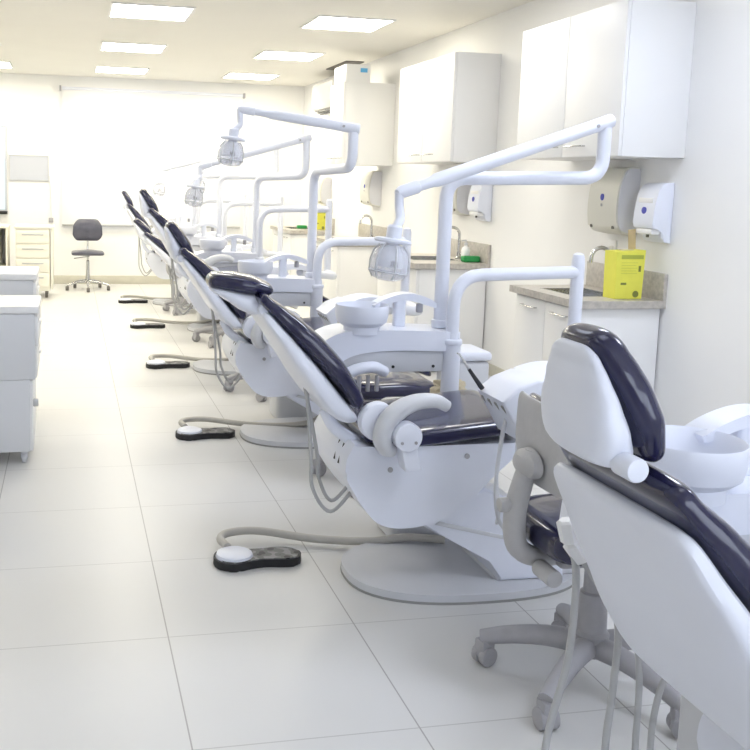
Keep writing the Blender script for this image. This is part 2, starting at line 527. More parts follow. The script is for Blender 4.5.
    link('armrest_bracket', prism([(1.02 - CX, .60 + dz), (1.075 - CX, .60 + dz), (1.10 - CX, .505 + dz), (1.045 - CX, .50 + dz)], -.335, -.265, .006), 'white', ar)
    for (a, c) in ((1.022, .60), (1.068, .60)):
        bm = new_bm(); cyl(bm, (a - CX, -.351, c + dz), .005, .006, 'Y', 10); link('screw_cap', bm, 'grey', ar)
    # connecting link and hoses
    q = Matrix.Rotation(rb_, 4, 'Y') @ Vector((-.07, 0, .16)) + piv
    bm = new_bm()
    add_tube(bm, smooth_pts([(q.x, -.14, q.z), (.86 - CX, -.14, .60 + dz), (.94 - CX, -.14, .545 + dz)], 5), .021, 12, flat=.6)
    link('back_link', bm, 'white', t)
    q2 = Matrix.Rotation(rb_, 4, 'Y') @ Vector((-.065, 0, .24)) + piv
    for k, (d, y) in enumerate(((0, -.10), (.028, -.07)) if not pdx else ()):
        bm = new_bm()
        add_tube(bm, smooth_pts([(q2.x, y, q2.z), (.79 - CX + d, y, .50 + dz), (.80 - CX + d, y, .38 + dz + d), (.865 - CX + d * .4, y, .295 + dz + d), (.95 - CX, y, .375 + dz + d * .6)], 7), .0065, 10)
        link('hose', bm, 'hose', t)
    return t

CH = [  # y, dx, dz, back angle, headrest angle, label
    (1.20, .240, -.047, 53, 66, 'nearest navy dental chair, seen from behind at the right edge'),
    (3.14, .01, .00, 47, 8, 'second nearest navy dental chair, with its headrest tipped flat'),
    (5.05, -.03, .01, 47, 55, 'third nearest navy dental chair, its backrest behind the flat headrest of the chair in front'),
    (6.95, -.055, .14, 49, 57, 'raised dental chair, fourth from the camera, its headrest standing tall before the blind'),
    (8.82, .13, -.07, 39, 42, 'dental chair reclined lowest, fifth from the camera'),
    (10.72, -.035, .03, 55, 59, 'farthest dental chair, its headrest the leftmost against the white blind'),
]
for i, (y, dx, dz, bk, hd, lab) in enumerate(CH):
    chair(y, lab, dx, dz, bk, hd, *((.640, .016, .90, -.122) if i == 0 else ()))

# ------------------------------------------------------------------ dental unit beside each chair
UX = 1.46
def unit(yc, label, dx=0, za=1.066):
    t = thing('dental_unit', label, 'dental unit', (UX + dx, yc + .36, 0), 0, 'white dental units with spittoons')
    def X(a): return a - UX
    # pedestal (rel y: unit origin at chair axis + .36)
    link('pedestal', box(X(1.24), X(1.56), -.065, .16, 0, .55, .03, 4), 'grey_white', t)
    # beam
    top = smooth_pts([Vector((.93, .79, 0)), Vector((.965, .827, 0)), Vector((1.03, .850, 0)), Vector((1.13, .856, 0)), Vector((1.30, .853, 0)), Vector((1.50, .845, 0))], 5)
    bot = smooth_pts([Vector((1.50, .768, 0)), Vector((1.30, .775, 0)), Vector((1.15, .772, 0)), Vector((1.05, .752, 0)), Vector((.96, .700, 0)), Vector((.925, .735, 0))], 5)
    link('beam', prism([(X(p.x), p.y) for p in top + bot], -.05, .15, .014, 3), 'white', t)
    lb = link('beam_panel', box(X(1.03), X(1.45), -.035, .13, .688, .772, .006), 'grey_white', t)
    for a in (1.23, 1.395):
        bm = new_bm(); cyl(bm, (X(a), -.036, .71), .006, .005, 'Y', 10); link('screw_cap', bm, 'dark', lb)
    link('column', tube([(X(1.47), -.03, .5), (X(1.47), -.03, .80)], .036, 24), 'white', t)
    bm = new_bm(); cyl(bm, (X(1.47), -.03, .806), .041, .024, 'Z', 28, .006); link('column_ring', bm, 'white', t)
    # assistant holder under the beam
    bm = new_bm()
    add_tube(bm, smooth_pts([(X(1.01), -.085, .680), (X(1.06), -.095, .712), (X(1.13), -.095, .722), (X(1.18), -.075, .70)], 6), [.022] * 19, 14, flat=1.3)
    hl = link('assistant_holder', bm, 'white', t)
    for k in range(4):
        bm = new_bm(); add_tube(bm, [(X(1.04 + .035 * k), -.10, .69), (X(1.04 + .035 * k), -.10, .63)], .008, 10); link('holder_clip', bm, 'grey', hl)
    # spittoon
    bowl = [(0, .885), (.05, .885), (.082, .893), (.094, .91), (.098, .945), (.101, .951), (.1035, .945), (.103, .91), (.097, .886), (.080, .872), (.070, .868), (.070, .840), (0, .840)]
    link('spittoon_bowl', lathe(bowl, 44, (X(1.107), -.0, 0)), 'white', t)
    # filler pillar + gull shaped head
    link('filler_pillar', box(X(1.262), X(1.309), .055, .10, .845, .975, .012, 3), 'white', t)
    up = smooth_pts([Vector((1.115, .940, 0)), Vector((1.16, .964, 0)), Vector((1.22, .983, 0)), Vector((1.28, .985, 0)), Vector((1.345, .966, 0)), Vector((1.395, .936, 0))], 5)
    dn = smooth_pts([Vector((1.385, .925, 0)), Vector((1.33, .940, 0)), Vector((1.27, .957, 0)), Vector((1.22, .957, 0)), Vector((1.16, .940, 0)), Vector((1.12, .925, 0))], 5)
    fh = link('filler_head', prism([(X(p.x + .055), p.y) for p in up + dn], 0.045, .115, .008), 'white', t)
    bm = new_bm(); add_tube(bm, [(X(1.20), .075, .945), (X(1.195), .07, .915)], .012, 12); link('water_spout', bm, 'grey_white', fh)
    bm = new_bm(); cyl(bm, (X(1.37), .075, .925), .014, .035, 'Z', 16, .003); link('cup_sensor', bm, 'grey', fh)
    # delivery arm pipe, hanging pole and delivery head
    bm = new_bm()
    add_tube(bm, fillet([(X(1.47), -.03, .80), (X(1.47), -.03, za), (X(2.05), .07, za + .006)], .13, 10), .0255, 20)
    link('delivery_arm', bm, 'white', t)
    bm = new_bm()
    add_tube(bm, [(X(2.05), .07, .66), (X(2.05), .07, za + .054), (X(2.05), .07, za + .079), (X(2.05), .07, za + .086)], [.027, .027, .022, .010], 20)
    link('hanging_pole', bm, 'white', t)
    bm = new_bm()
    add_tube(bm, fillet([(X(2.05), .07, .69), (X(2.0), -.35, .70), (X(1.63), -.72, .77)], .12, 8), .028, 16, flat=1.0)
    link('delivery_link', bm, 'white', t)
    hx, hy = X(1.0), -.36          # head coordinates: x as world, y relative to the chair axis
    prof = [(1.305, .757), (1.355, .800), (1.42, .823), (1.50, .815), (1.53, .76), (1.49, .715), (1.385, .622)]
    dh = link('delivery_head', prism([(X(a), b) for a, b in prof], -.36 - .48, -.36 - .28, .010, 3), 'white', t)
    for k in range(4):
        y = -.36 - .455 + k * .05
        f = [(1.312, .748), (1.352, .786)]
        bm = new_bm()
        add_tube(bm, [(X(1.318), y, .742), (X(1.362), y, .692)], .0095, 8)
        link('holder_slot', bm, 'shadowgap', dh)
    up = smooth_pts([Vector((1.46, .812, 0)), Vector((1.53, .830, 0)), Vector((1.60, .832, 0)), Vector((1.68, .815, 0)), Vector((1.76, .78, 0))], 5)
    dn = smooth_pts([Vector((1.75, .765, 0)), Vector((1.66, .785, 0)), Vector((1.57, .792, 0)), Vector((1.52, .782, 0)), Vector((1.48, .77, 0))], 5)
    link('tray_wing', prism([(X(p.x), p.y) for p in up + dn], -.36 - .40, -.36 - .22, .008), 'white', t)
    for k, dxx in enumerate((0, .04)):
        bm = new_bm()
        yy = -.36 - .41 + k * .08
        add_tube(bm, smooth_pts([(X(1.352 + dxx), yy, .69), (X(1.335 + dxx), yy - .01, .60), (X(1.325 + dxx), yy - .01, .47), (X(1.345 + dxx), yy, .36), (X(1.41), yy + .06, .29), (X(1.45), yy + .13, .28)], 7), .0062, 10)
        link('handpiece_hose', bm, 'grey_white', t)
    return t
UL = ['white dental unit with round spittoon at the right edge, beside the nearest chair',
      'white dental unit with round spittoon behind the second nearest dental chair',
      'white dental unit with round spittoon behind the third nearest dental chair',
      'white dental unit beside the raised fourth dental chair',
      'white dental unit beside the low reclined fifth dental chair',
      'farthest white dental unit, beside the last chair near the blind']
for i, (c, l) in enumerate(zip(CH, UL)): unit(c[0], l, (.045, 0, -.05, -.02, 0, 0)[i], (1.066, 1.066, 1.066, 1.19, 1.18, 1.16)[i])

# ------------------------------------------------------------------ operating lamps
def lamp(base, elbow, rise, end, head, label, za=1.435):
    """base (x,y): pole foot on the unit beam; elbow (x,y): end of the swing arm; rise: z of the spring-arm root;
    end: tip of the spring arm; head: centre of the lamp plate"""
    bx, by = base
    t = thing('operating_lamp', label, 'dental lamp', (bx, by, .848), 0, 'white dental lamps on jointed arms')
    def L(p): return (p[0] - bx, p[1] - by, p[2] - .848)
    bm = new_bm()
    ex, ey = elbow
    add_tube(bm, fillet([L((bx, by, .848)), L((bx, by, za)), L((ex, ey, za + .017)), L((ex, ey, rise - .02))], .085, 9), .0275, 20)
    link('pole', bm, 'white', t)
    bm = new_bm(); cyl(bm, L((bx, by, .865)), .036, .034, 'Z', 28, .006); link('pole_ring', bm, 'white', t)
    a = Vector(L((ex, ey, rise))); b = Vector(L(end))
    d = (b - a).normalized()
    jb = new_bm()
    add_tube(jb, [a - d * .035, a - d * .03, a + d * .07, a + d * .08], [.018, .028, .027, .022], 18)
    link('arm_joint', jb, 'white', t)
    bm = new_bm()
    add_tube(bm, [a + d * .06, a + d * .075, b - d * .17, b - d * .15, b - d * .03], [.020, .0265, .0265, .021, .019], 18)
    sa = link('spring_arm', bm, 'white', t)
    bm = new_bm(); cyl(bm, tuple(a + d * .06 + Vector((0, -.028, 0))), .007, .008, 'Y', 10); link('pivot_pin', bm, 'grey', sa)
    bm = new_bm()
    add_tube(bm, [b - d * .09, b - d * .08, b - d * .01, b + d * .01], [.015, .025, .024, .016], 16)
    link('wrist_joint', bm, 'white', t)
    h = Vector(L(head))
    bm = new_bm()
    mid = b.lerp(h, .55); mid.x = b.x - .0
    add_tube(bm, smooth_pts([tuple(b), (b.x + .002, b.y, b.z - .05), tuple(mid), (h.x + .012, h.y, h.z + .05), tuple(h + Vector((0, 0, .03)))], 6), [.017] * 25, 14)
    link('neck', bm, 'white', t)
    # head: block, round plate, body and clear shield
    R = Matrix.Translation(h) @ Matrix.Rotation(rad(7), 4, 'Y')
    bm = new_bm(); add_lathe(bm, [(0, .055), (.022, .053), (.028, .045), (.028, .0), (0, .0)], 22); bmesh.ops.transform(bm, matrix=R, verts=bm.verts[:])
    link('swivel_block', bm, 'white', t)
    bm = new_bm(); add_lathe(bm, [(0, .006), (.06, .006), (.074, .002), (.076, -.006), (.07, -.012), (0, -.012)], 32)
    bmesh.ops.transform(bm, matrix=R @ Matrix.Diagonal((.92, .7, 1, 1)), verts=bm.verts[:])
    link('handle_plate', bm, 'white', t)
    bm = new_bm(); add_lathe(bm, [(0, -.012), (.024, -.012), (.03, -.03), (.045, -.05), (.052, -.08), (.050, -.10), (.03, -.095), (0, -.09)], 28)
    bmesh.ops.transform(bm, matrix=R, verts=bm.verts[:])
    lb = link('lamp_body', bm, 'reflector', t)
    bm = new_bm(); add_box(bm, -.014, .014, -.058, -.046, -.095, -.075, .003); bmesh.ops.transform(bm, matrix=R, verts=bm.verts[:])
    link('bulb_holder', bm, 'grille', lb)
    bm = new_bm()
    prof = [(.040, -.02), (.062, -.045), (.070, -.08), (.069, -.115), (.056, -.140), (.03, -.15), (.0, -.152), (0, -.149), (.03, -.147), (.053, -.137), (.066, -.113), (.067, -.08), (.059, -.047), (.038, -.022)]
    add_lathe(bm, prof, 28); bmesh.ops.transform(bm, matrix=R, verts=bm.verts[:])
    link('clear_shield', bm, 'clear', t)
    bm = new_bm()
    for k in range(6):
        an = PI / 6 + k * PI / 3
        add_tube(bm, [(.045 * math.cos(an), .045 * math.sin(an), -.02), (.064 * math.cos(an), .064 * math.sin(an), -.045), (.072 * math.cos(an), .072 * math.sin(an), -.08), (.070 * math.cos(an), .070 * math.sin(an), -.116), (.056 * math.cos(an), .056 * math.sin(an), -.142)], .0035, 8)
    ringp = [(.071 * math.cos(a_), .071 * math.sin(a_), -.118) for a_ in [k * PI / 12 for k in range(25)]]
    add_tube(bm, ringp, .003, 8, caps=False)
    bmesh.ops.transform(bm, matrix=R, verts=bm.verts[:])
    link('shield_frame', bm, 'grey_white', t)
    return t
B = lambda i: (1.435, CH[i][0] + .42)
lamp((1.455, CH[1][0] + .42), (2.13, 3.57), 1.682, (1.175, 3.32, 1.383), (1.145, 3.28, 1.215), 'largest white dental lamp, its jointed arm reaching across the second chair', 1.442)
lamp((1.405, CH[2][0] + .42), (1.475, 4.93), 1.70, (.892, 5.10, 1.79), (.855, 5.08, 1.635), 'white dental lamp raised highest, its arm slanting up over the third chair', 1.475)
lamp(B(3), (1.74, 7.02), 1.735, (.937, 7.0, 1.50), (.905, 6.98, 1.36), 'white dental lamp hanging low over the raised fourth chair')
lamp(B(4), (1.95, 9.05), 1.74, (1.22, 8.95, 1.56), (1.19, 8.93, 1.42), 'small distant white dental lamp over the low fifth chair')
lamp(B(5), (1.80, 10.75), 1.72, (1.02, 10.7, 1.50), (.99, 10.68, 1.36), 'farthest white dental lamp, in front of the blind')

# ------------------------------------------------------------------ foot pedals
def pedal(x, y, yc, label, first=None):
    t = thing('foot_pedal', label, 'foot pedal', (x, y, 0), 0, 'foot pedals on the floor')
    def out(s, zs):
        pts = smooth_pts([(-.16, .0, 0), (-.135, .062, 0), (-.085, .075, 0), (-.035, .058, 0), (.03, .055, 0), (.10, .062, 0), (.155, .045, 0), (.172, .0, 0), (.15, -.05, 0), (.10, -.06, 0), (.03, -.05, 0), (-.03, -.06, 0), (-.085, -.078, 0), (-.135, -.062, 0)], 5, True)
        return [(p.x * s, p.y * s) for p in pts]
    link('pedal_base', prism(out(1, 0), 0, .030, .006, axis='Z'), 'black', t)
    # patterned top plate
    tp = link('pedal_top', prism(out(.93, 0), .029, .034, .002, axis='Z'), M['pedal_top'], t)
    link('pedal_disc', lathe([(0, .052), (.05, .050), (.066, .043), (.070, .032), (.070, .028), (0, .028)], 32, (-.082, 0, 0)), 'white', t)
    bm = new_bm()
    p0 = (-.10, .055, .045)
    tx = CX + .02 - x; ty = yc + .185 - y
    add_tube(bm, smooth_pts([p0, (-.115, .13, .05), (-.07, .185, .05), (.05, .20, .045), (.26, .125, .03), (.46, .055, .036), (.60, .03, .054), (tx, ty, .054)], 8), .0155, 12)
    link('hose', bm, 'hose_beige', t)
    return t
def pedal_top_mat():
    m = mat('pedal_pattern', (0.08, 0.08, 0.085), 0.5)
    nt = m.node_tree; N = nt.nodes
    tc = N.new('ShaderNodeTexCoord')
    v = N.new('ShaderNodeTexVoronoi'); v.inputs['Scale'].default_value = 26
    nt.links.new(tc.outputs['Object'], v.inputs['Vector'])
    r = N.new('ShaderNodeValToRGB'); r.color_ramp.interpolation = 'CONSTANT'
    r.color_ramp.elements[0].color = (.02, .02, .022, 1)
    r.color_ramp.elements[1].position = .33; r.color_ramp.elements[1].color = (.11, .11, .115, 1)
    e = r.color_ramp.elements.new(.62); e.color = (.22, .22, .225, 1)
    nt.links.new(v.outputs['Distance'], r.inputs['Fac'])
    nt.links.new(r.outputs['Color'], N['Principled BSDF'].inputs['Base Color'])
    return m
M['pedal_top'] = pedal_top_mat()
pedal(.68, 3.34, 3.14, 'largest black foot pedal with grey disc, beside the second chair')
pedal(.73, 5.10, 5.05, 'black foot pedal with white disc, second nearest, beside the third chair')
pedal(.72, 7.07, 6.95, 'black foot pedal with white disc, middle one of the five')
pedal(.72, 8.98, 8.82, 'small black foot pedal, second farthest, beside the low fifth chair')
pedal(.70, 10.80, 10.72, 'smallest black foot pedal, farthest, near the far stool')

# ------------------------------------------------------------------ dentist stools
def stool(loc, rotz, label, base_mat='grey', shell='panel_grey', pad='navy', rot_base=0.0, seat_z=.0, group='wheeled stools'):
    t = thing('wheeled_stool', label, 'stool', loc, rotz, group)
    for k in range(5):
        a = rad(147 + 72 * k + rot_base)
        c, s = math.cos(a), math.sin(a)
        bm = new_bm()
        path = smooth_pts([(c * .02, s * .02, .125), (c * .12, s * .12, .125), (c * .22, s * .22, .108), (c * .305, s * .305, .082)], 5)
        n = len(path)
        add_tube(bm, path, [.034 - .012 * i / n for i in range(n)], 14)
        lg = link('leg', bm, base_mat, t)
        bm = new_bm()
        m4 = Matrix.Translation((c * .295, s * .295, .030)) @ Matrix.Rotation(a + .9, 4, 'Z')
        for q in (-.016, .016):
            b2 = len(bm.verts)
            cyl(bm, (0, 0, 0), .030, .022, 'Y', 18, .005)
            bm.verts.ensure_lookup_table()
            bmesh.ops.translate(bm, vec=(0, q, 0), verts=bm.verts[b2:])
        add_box(bm, -.024, .024, -.02, .02, -.004, .050, .006)
        bmesh.ops.transform(bm, matrix=m4, verts=bm.verts[:])
        link('caster', bm, base_mat, lg)
    sz = seat_z
    bm = new_bm(); add_lathe(bm, [(0, .10), (.046, .10), (.05, .16), (.042, .17), (.038, .28), (.030, .285), (.029, .38 + sz), (0, .38 + sz)], 24)
    link('column', bm, base_mat, t)
    # seat: soft rounded square
    bm = new_bm()
    add_slab(bm, -.215, .215, [(-.3, .51), (0, .522), (.3, .50)], [(-.3, .425), (.3, .425)], [(-.22, .165), (-.1, .205), (.1, .21), (.22, .17)], 4, 26, 32, endr=.05,
             bend=lambda p: Vector((p.z, p.y, p.x + sz)))
    link('seat', bm, pad, t)
    link('seat_mechanism', box(-.14, .10, -.06, .06, .375 + sz, .428 + sz, .012), base_mat, t)
    bm = new_bm(); cyl(bm, (-.20, -.09, .385 + sz), .024, .09, 'Y', 20, .006)
    link('tension_knob', bm, shell, t)
    # back support bar and backrest at local -X
    bm = new_bm()
    path = smooth_pts([(-.08, 0, .40 + sz), (-.18, 0, .395 + sz), (-.245, 0, .43 + sz), (-.258, 0, .52 + sz), (-.238, 0, .62 + sz), (-.215, 0, .70 + sz)], 6)
    add_tube(bm, path, [.022 + .008 * math.sin(PI * i / (len(path) - 1)) for i in range(len(path))], 14, flat=1.2)
    sb = link('support_bar', bm, shell, t)
    bm = new_bm(); cyl(bm, (-.285, -.0, .55 + sz), .020, .045, 'X', 18, .005); link('height_knob', bm, shell, sb)
    bm = new_bm()
    add_slab(bm, .60, .835, [(.6, -.185), (.9, -.192)], [(.6, -.205), (.7, -.213), (.9, -.207)], [(.63, .15), (.7, .18), (.8, .18), (.87, .155)], 4.5, 20, 32, endr=.035,
             bend=lambda p: Vector((p.x + abs(p.y) ** 2 * .9, p.y, p.z + sz)))
    br = link('backrest', bm, shell, t)
    bm = new_bm()
    add_slab(bm, .605, .83, [(.6, -.145), (.75, -.135), (.9, -.15)], [(.6, -.187), (.9, -.192)], [(.63, .145), (.7, .174), (.8, .174), (.87, .15)], 3.2, 20, 32, endr=.035,
             bend=lambda p: Vector((p.x + abs(p.y) ** 2 * .9, p.y, p.z + sz)))
    link('backrest_cushion', bm, pad, br)
    bm = new_bm(); add_lathe(bm, [(0, .034), (.03, .030), (.05, .014), (.055, -.01), (0, -.01)], 26, (-.226, 0, .665 + sz), Matrix.Rotation(-PI / 2, 4, 'Y') @ Matrix.Diagonal((.75, 1.2, 1, 1)))
    link('joint_cover', bm, shell, br)
    return t
stool((1.458, 2.337, 0), rad(0), 'grey wheeled stool with navy seat between the two nearest dental chairs')
stool((1.46, 4.24, 0), rad(2), 'grey wheeled stool half hidden behind the second nearest dental chair', rot_base=10)
stool((1.34, 6.16, 0), 0, 'wheeled stool behind the third nearest dental chair, only a caster showing', rot_base=25)
stool((1.36, 8.08, 0), 0, 'wheeled stool behind the raised fourth dental chair, casters showing under it', rot_base=12)
stool((1.28, 10.0, 0), 0, 'wheeled stool behind the low fifth dental chair, nearest the far wall', rot_base=8)
# far stool by the back wall: chrome base, charcoal seat and back, facing the camera
def far_stool():
    t = thing('swivel_stool', 'charcoal swivel stool with chrome base standing alone by the far wall', 'stool', (.225, 12.05, 0))
    for k in range(5):
        a = rad(270 + 72 * k); c, s = math.cos(a), math.sin(a)
        bm = new_bm(); add_tube(bm, [(c * .02, s * .02, .11), (c * .15, s * .15, .10), (c * .27, s * .27, .065)], [.022, .018, .013], 12)
        lg = link('leg', bm, 'chrome', t)
        bm = new_bm(); cyl(bm, (c * .265, s * .265, .027), .027, .04, 'X', 16, .005); link('caster', bm, 'grille', lg)
    bm = new_bm(); add_lathe(bm, [(0, .09), (.03, .09), (.032, .14), (.024, .2), (.02, .36), (.012, .37), (.012, .43), (0, .43)], 20); link('column', bm, 'chrome', t)
    bm = new_bm(); add_slab(bm, -.20, .20, [(-.2, .485), (0, .50), (.2, .485)], [(-.3, .432), (.3, .432)], [(-.2, .16), (0, .2), (.2, .16)], 3, 20, 28, endr=.05, bend=lambda p: Vector((p.z, p.y, p.x)))
    link('seat', bm, 'black_vinyl', t)
    bm = new_bm(); add_tube(bm, smooth_pts([(0, .05, .425), (0, .19, .43), (0, .225, .50), (0, .22, .68)], 6), .013, 10); link('support_bar', bm, 'chrome', t)
    bm = new_bm(); add_slab(bm, .60, .875, [(.6, .215), (.9, .215)], [(.6, .155), (.75, .145), (.9, .16)], [(.60, .15), (.68, .185), (.78, .18), (.88, .13)], 3, 20, 32, endr=.05,
             bend=lambda p: Vector((p.y, p.x - p.y * p.y * .6, p.z)))
    link('backrest', bm, 'black_vinyl', t)
    bm = new_bm(); add_tube(bm, [(.02, -.02, .42), (-.17, -.06, .395)], .006, 8); link('height_lever', bm, 'chrome', t)
far_stool()

# ------------------------------------------------------------------ cupboards, worktops and fittings along the right wall
def cab_handle(bm, x, y0, y1, z):
    add_tube(bm, fillet([(x, y0, z), (x - .025, y0, z), (x - .025, y1, z), (x, y1, z)], .008, 3), .0045, 8)

def wall_cab(x0, y0, y1, z0, z1, label):
    t = thing('wall_cabinet', label, 'cabinet', (XR, (y0 + y1) / 2, z0), 0, 'white wall cabinets')
    yc = (y0 + y1) / 2
    link('body', box(x0 + .02 - XR, -.001, y0 - yc, y1 - yc, 0, z1 - z0, .002), 'laminate', t)
    for k, (a, b) in enumerate(((y0, yc), (yc, y1))):
        d = link('door', box(x0 - XR, x0 + .019 - XR, a - yc + .003, b - yc - .003, .004, z1 - z0 - .004, .002), 'laminate', t)
        bm = new_bm()
        if k == 0: cab_handle(bm, x0 - XR, b - yc - .24, b - yc - .05, .06)
        else: cab_handle(bm, x0 - XR, a - yc + .05, a - yc + .24, .06)
        link('handle', bm, 'chrome', d)
    return t
wall_cab(2.72, 4.42, 5.56, 1.582, 2.36, 'nearest white wall cabinet, high on the right above the paper towel dispenser')
wall_cab(2.74, 6.66, 7.84, 1.585, 2.375, 'middle white wall cabinet, above the faucet with the green sponge')
wall_cab(2.58, 8.98, 9.46, 1.585, 2.37, 'farthest cream-looking wall cabinet with a box on its top')
bx = thing('storage_box', 'white box with a blue label on top of the farthest wall cabinet', 'box', (2.72, 9.12, 2.37))
link('carton', box(-.12, .12, -.13, .3, 0, .17, .003), 'laminate', bx)
link('blue_label', box(.02, .09, -.1325, -.1295, .095, .135), 'bluelabel', bx, smooth=False)

def base_cab(x0, y0, y1, label, zt=.832):
    t = thing('base_cabinet', label, 'cabinet', ((x0 + XR) / 2, (y0 + y1) / 2, 0), 0, 'white base cabinets')
    cx, cy = (x0 + XR) / 2, (y0 + y1) / 2
    link('body', box(x0 + .05 - cx, XR - .013 - cx, y0 + .012 - cy, y1 - .012 - cy, .02, zt - .045, .002), 'laminate', t)
    for k, (a, b) in enumerate(((y0 + .015, cy), (cy, y1 - .015))):
        d = link('door', box(x0 + .03 - cx, x0 + .049 - cx, a - cy + .002, b - cy - .002, .03, zt - .05, .002), 'laminate', t)
        bm = new_bm(); cab_handle(bm, x0 + .03 - cx, (a + b) / 2 - cy - .08, (a + b) / 2 - cy + .08, zt - .10); link('handle', bm, 'chrome', d)
    return t
def worktop(x0, y0, y1, label, zt=.832):
    t = thing('worktop', label, 'worktop', ((x0 + XR) / 2, (y0 + y1) / 2, zt - .04), 0, 'grey stone worktops')
    cx, cy = (x0 + XR) / 2, (y0 + y1) / 2
    # slab with an oval sink hole: four pieces around a recessed basin
    sx0, sx1 = x0 + .10, XR - .14
    sy0, sy1 = cy - .20, cy + .20
    bm = new_bm()
    add_box(bm, x0 - cx, sx0 - cx, y0 - cy, y1 - cy, 0, .04); add_box(bm, sx1 - cx, XR - .001 - cx, y0 - cy, y1 - cy, 0, .04)
    add_box(bm, sx0 - cx, sx1 - cx, y0 - cy, sy0 - cy, 0, .04); add_box(bm, sx0 - cx, sx1 - cx, sy1 - cy, y1 - cy, 0, .04)
    link('slab', bm, 'stone', t)
    link('backsplash', box(XR - .022 - cx, XR - .001 - cx, y0 - cy, y1 - cy, .04, .185, .003), 'stone', t)
    bm = new_bm()
    add_box(bm, sx0 - cx, sx1 - cx, sy0 - cy, sy1 - cy, -.003, .001)
    for q in ((sx0, sx0 + .006, sy0, sy1), (sx1 - .006, sx1, sy0, sy1), (sx0, sx1, sy0, sy0 + .006), (sx0, sx1, sy1 - .006, sy1)):
        add_box(bm, q[0] - cx, q[1] - cx, q[2] - cy, q[3] - cy, 0, .042)
    link('sink_basin', bm, 'chrome', t)
    return t
def faucet(x, y, z, label):
    t = thing('faucet', label, 'faucet', (x, y, z), 0, 'chrome gooseneck faucets')
    bm = new_bm(); add_lathe(bm, [(0, 0), (.026, 0), (.026, .012), (.018, .02), (.018, .06), (0, .06)], 20); link('base', bm, 'chrome', t)
    arc = [(0, 0, .05), (0, 0, .19)] + [(-.06 + .06 * math.cos(a), .0, .19 + .06 * math.sin(a)) for a in [PI * k / 12 for k in range(1, 13)]] + [(-.12, 0, .165)]
    link('spout', tube(arc, .0115, 14), 'chrome', t)
    bm = new_bm(); add_tube(bm, [(0, -.02, .045), (0, -.06, .06)], .008, 10); link('lever', bm, 'chrome', t)
    return t
base_cab(2.58, 4.50, 5.24, 'white base cabinet under the nearest grey stone worktop')
worktop(2.58, 4.48, 5.26, 'nearest grey stone worktop, holding the largest yellow box')
faucet(3.03, 4.93, .832, 'chrome gooseneck faucet behind the largest yellow box')
base_cab(2.50, 6.68, 7.62, 'white base cabinet under the middle worktop with the green sponge')
worktop(2.50, 6.66, 7.64, 'middle grey stone worktop, holding a green sponge and soap bottle')
faucet(3.03, 7.10, .832, 'chrome gooseneck faucet beside the green sponge, behind the big lamp pole')
base_cab(2.55, 9.0, 9.95, 'white base cabinet under the third grey worktop, behind the third dental unit')
worktop(2.55, 8.98, 9.97, 'third grey stone worktop, below the farthest wall cabinet')
faucet(3.03, 9.36, .832, 'small chrome gooseneck faucet below the farthest wall cabinet')
base_cab(2.55, 11.02, 12.1, 'farthest white base cabinet, near the far corner')
worktop(2.55, 11.0, 12.12, 'farthest grey stone worktop, holding a small yellow box, near the far corner')

# dispensers
def towel_disp(y0, y1, z0, z1, label):
    h = z1 - z0; cy = (y0 + y1) / 2
    t = thing('towel_dispenser', label, 'dispenser', (XR, cy, z0), 0, 'paper towel dispensers')
    w = (y1 - y0) / 2
    prof = smooth_pts([Vector((-.001, h, 0)), Vector((-.07, h, 0)), Vector((-.10, h * .93, 0)), Vector((-.125, h * .72, 0)), Vector((-.135, h * .42, 0)), Vector((-.128, h * .16, 0)), Vector((-.11, h * .05, 0)), Vector((-.06, 0, 0)), Vector((-.001, -.01, 0))], 5)
    link('cover', prism([(p.x, p.y) for p in prof], -w, w, .018, 4), 'disp_beige', t)
    pr2 = [(min(-.001, p.x * .93 + .0), h * .5 + (p.y - h * .5) * .96) for p in prof]
    link('side_panel', prism(pr2, -w - .006, -w + .001, .003), 'disp_side', t)
    for (dz_, rr, mm) in ((h * .55, .016, 'blue'), (h * .43, .007, 'grey')):
        xx = -.1345 if dz_ > h * .5 else -.1365
        bm = new_bm(); add_lathe(bm, [(0, .003), (rr, .003), (rr, -.006), (0, -.006)], 18, (xx, .0, dz_), Matrix.Rotation(-PI / 2, 4, 'Y') @ Matrix.Diagonal((1.2, 1, 1, 1)))
        link('emblem' if mm == 'blue' else 'lettering_dot', bm, mm, t)
    for s in (-.75, .75):
        bm = new_bm(); cyl(bm, (-.122, s * w, h * .10), .009, .016, 'X', 10); link('lock', bm, 'grille', t)
    return t
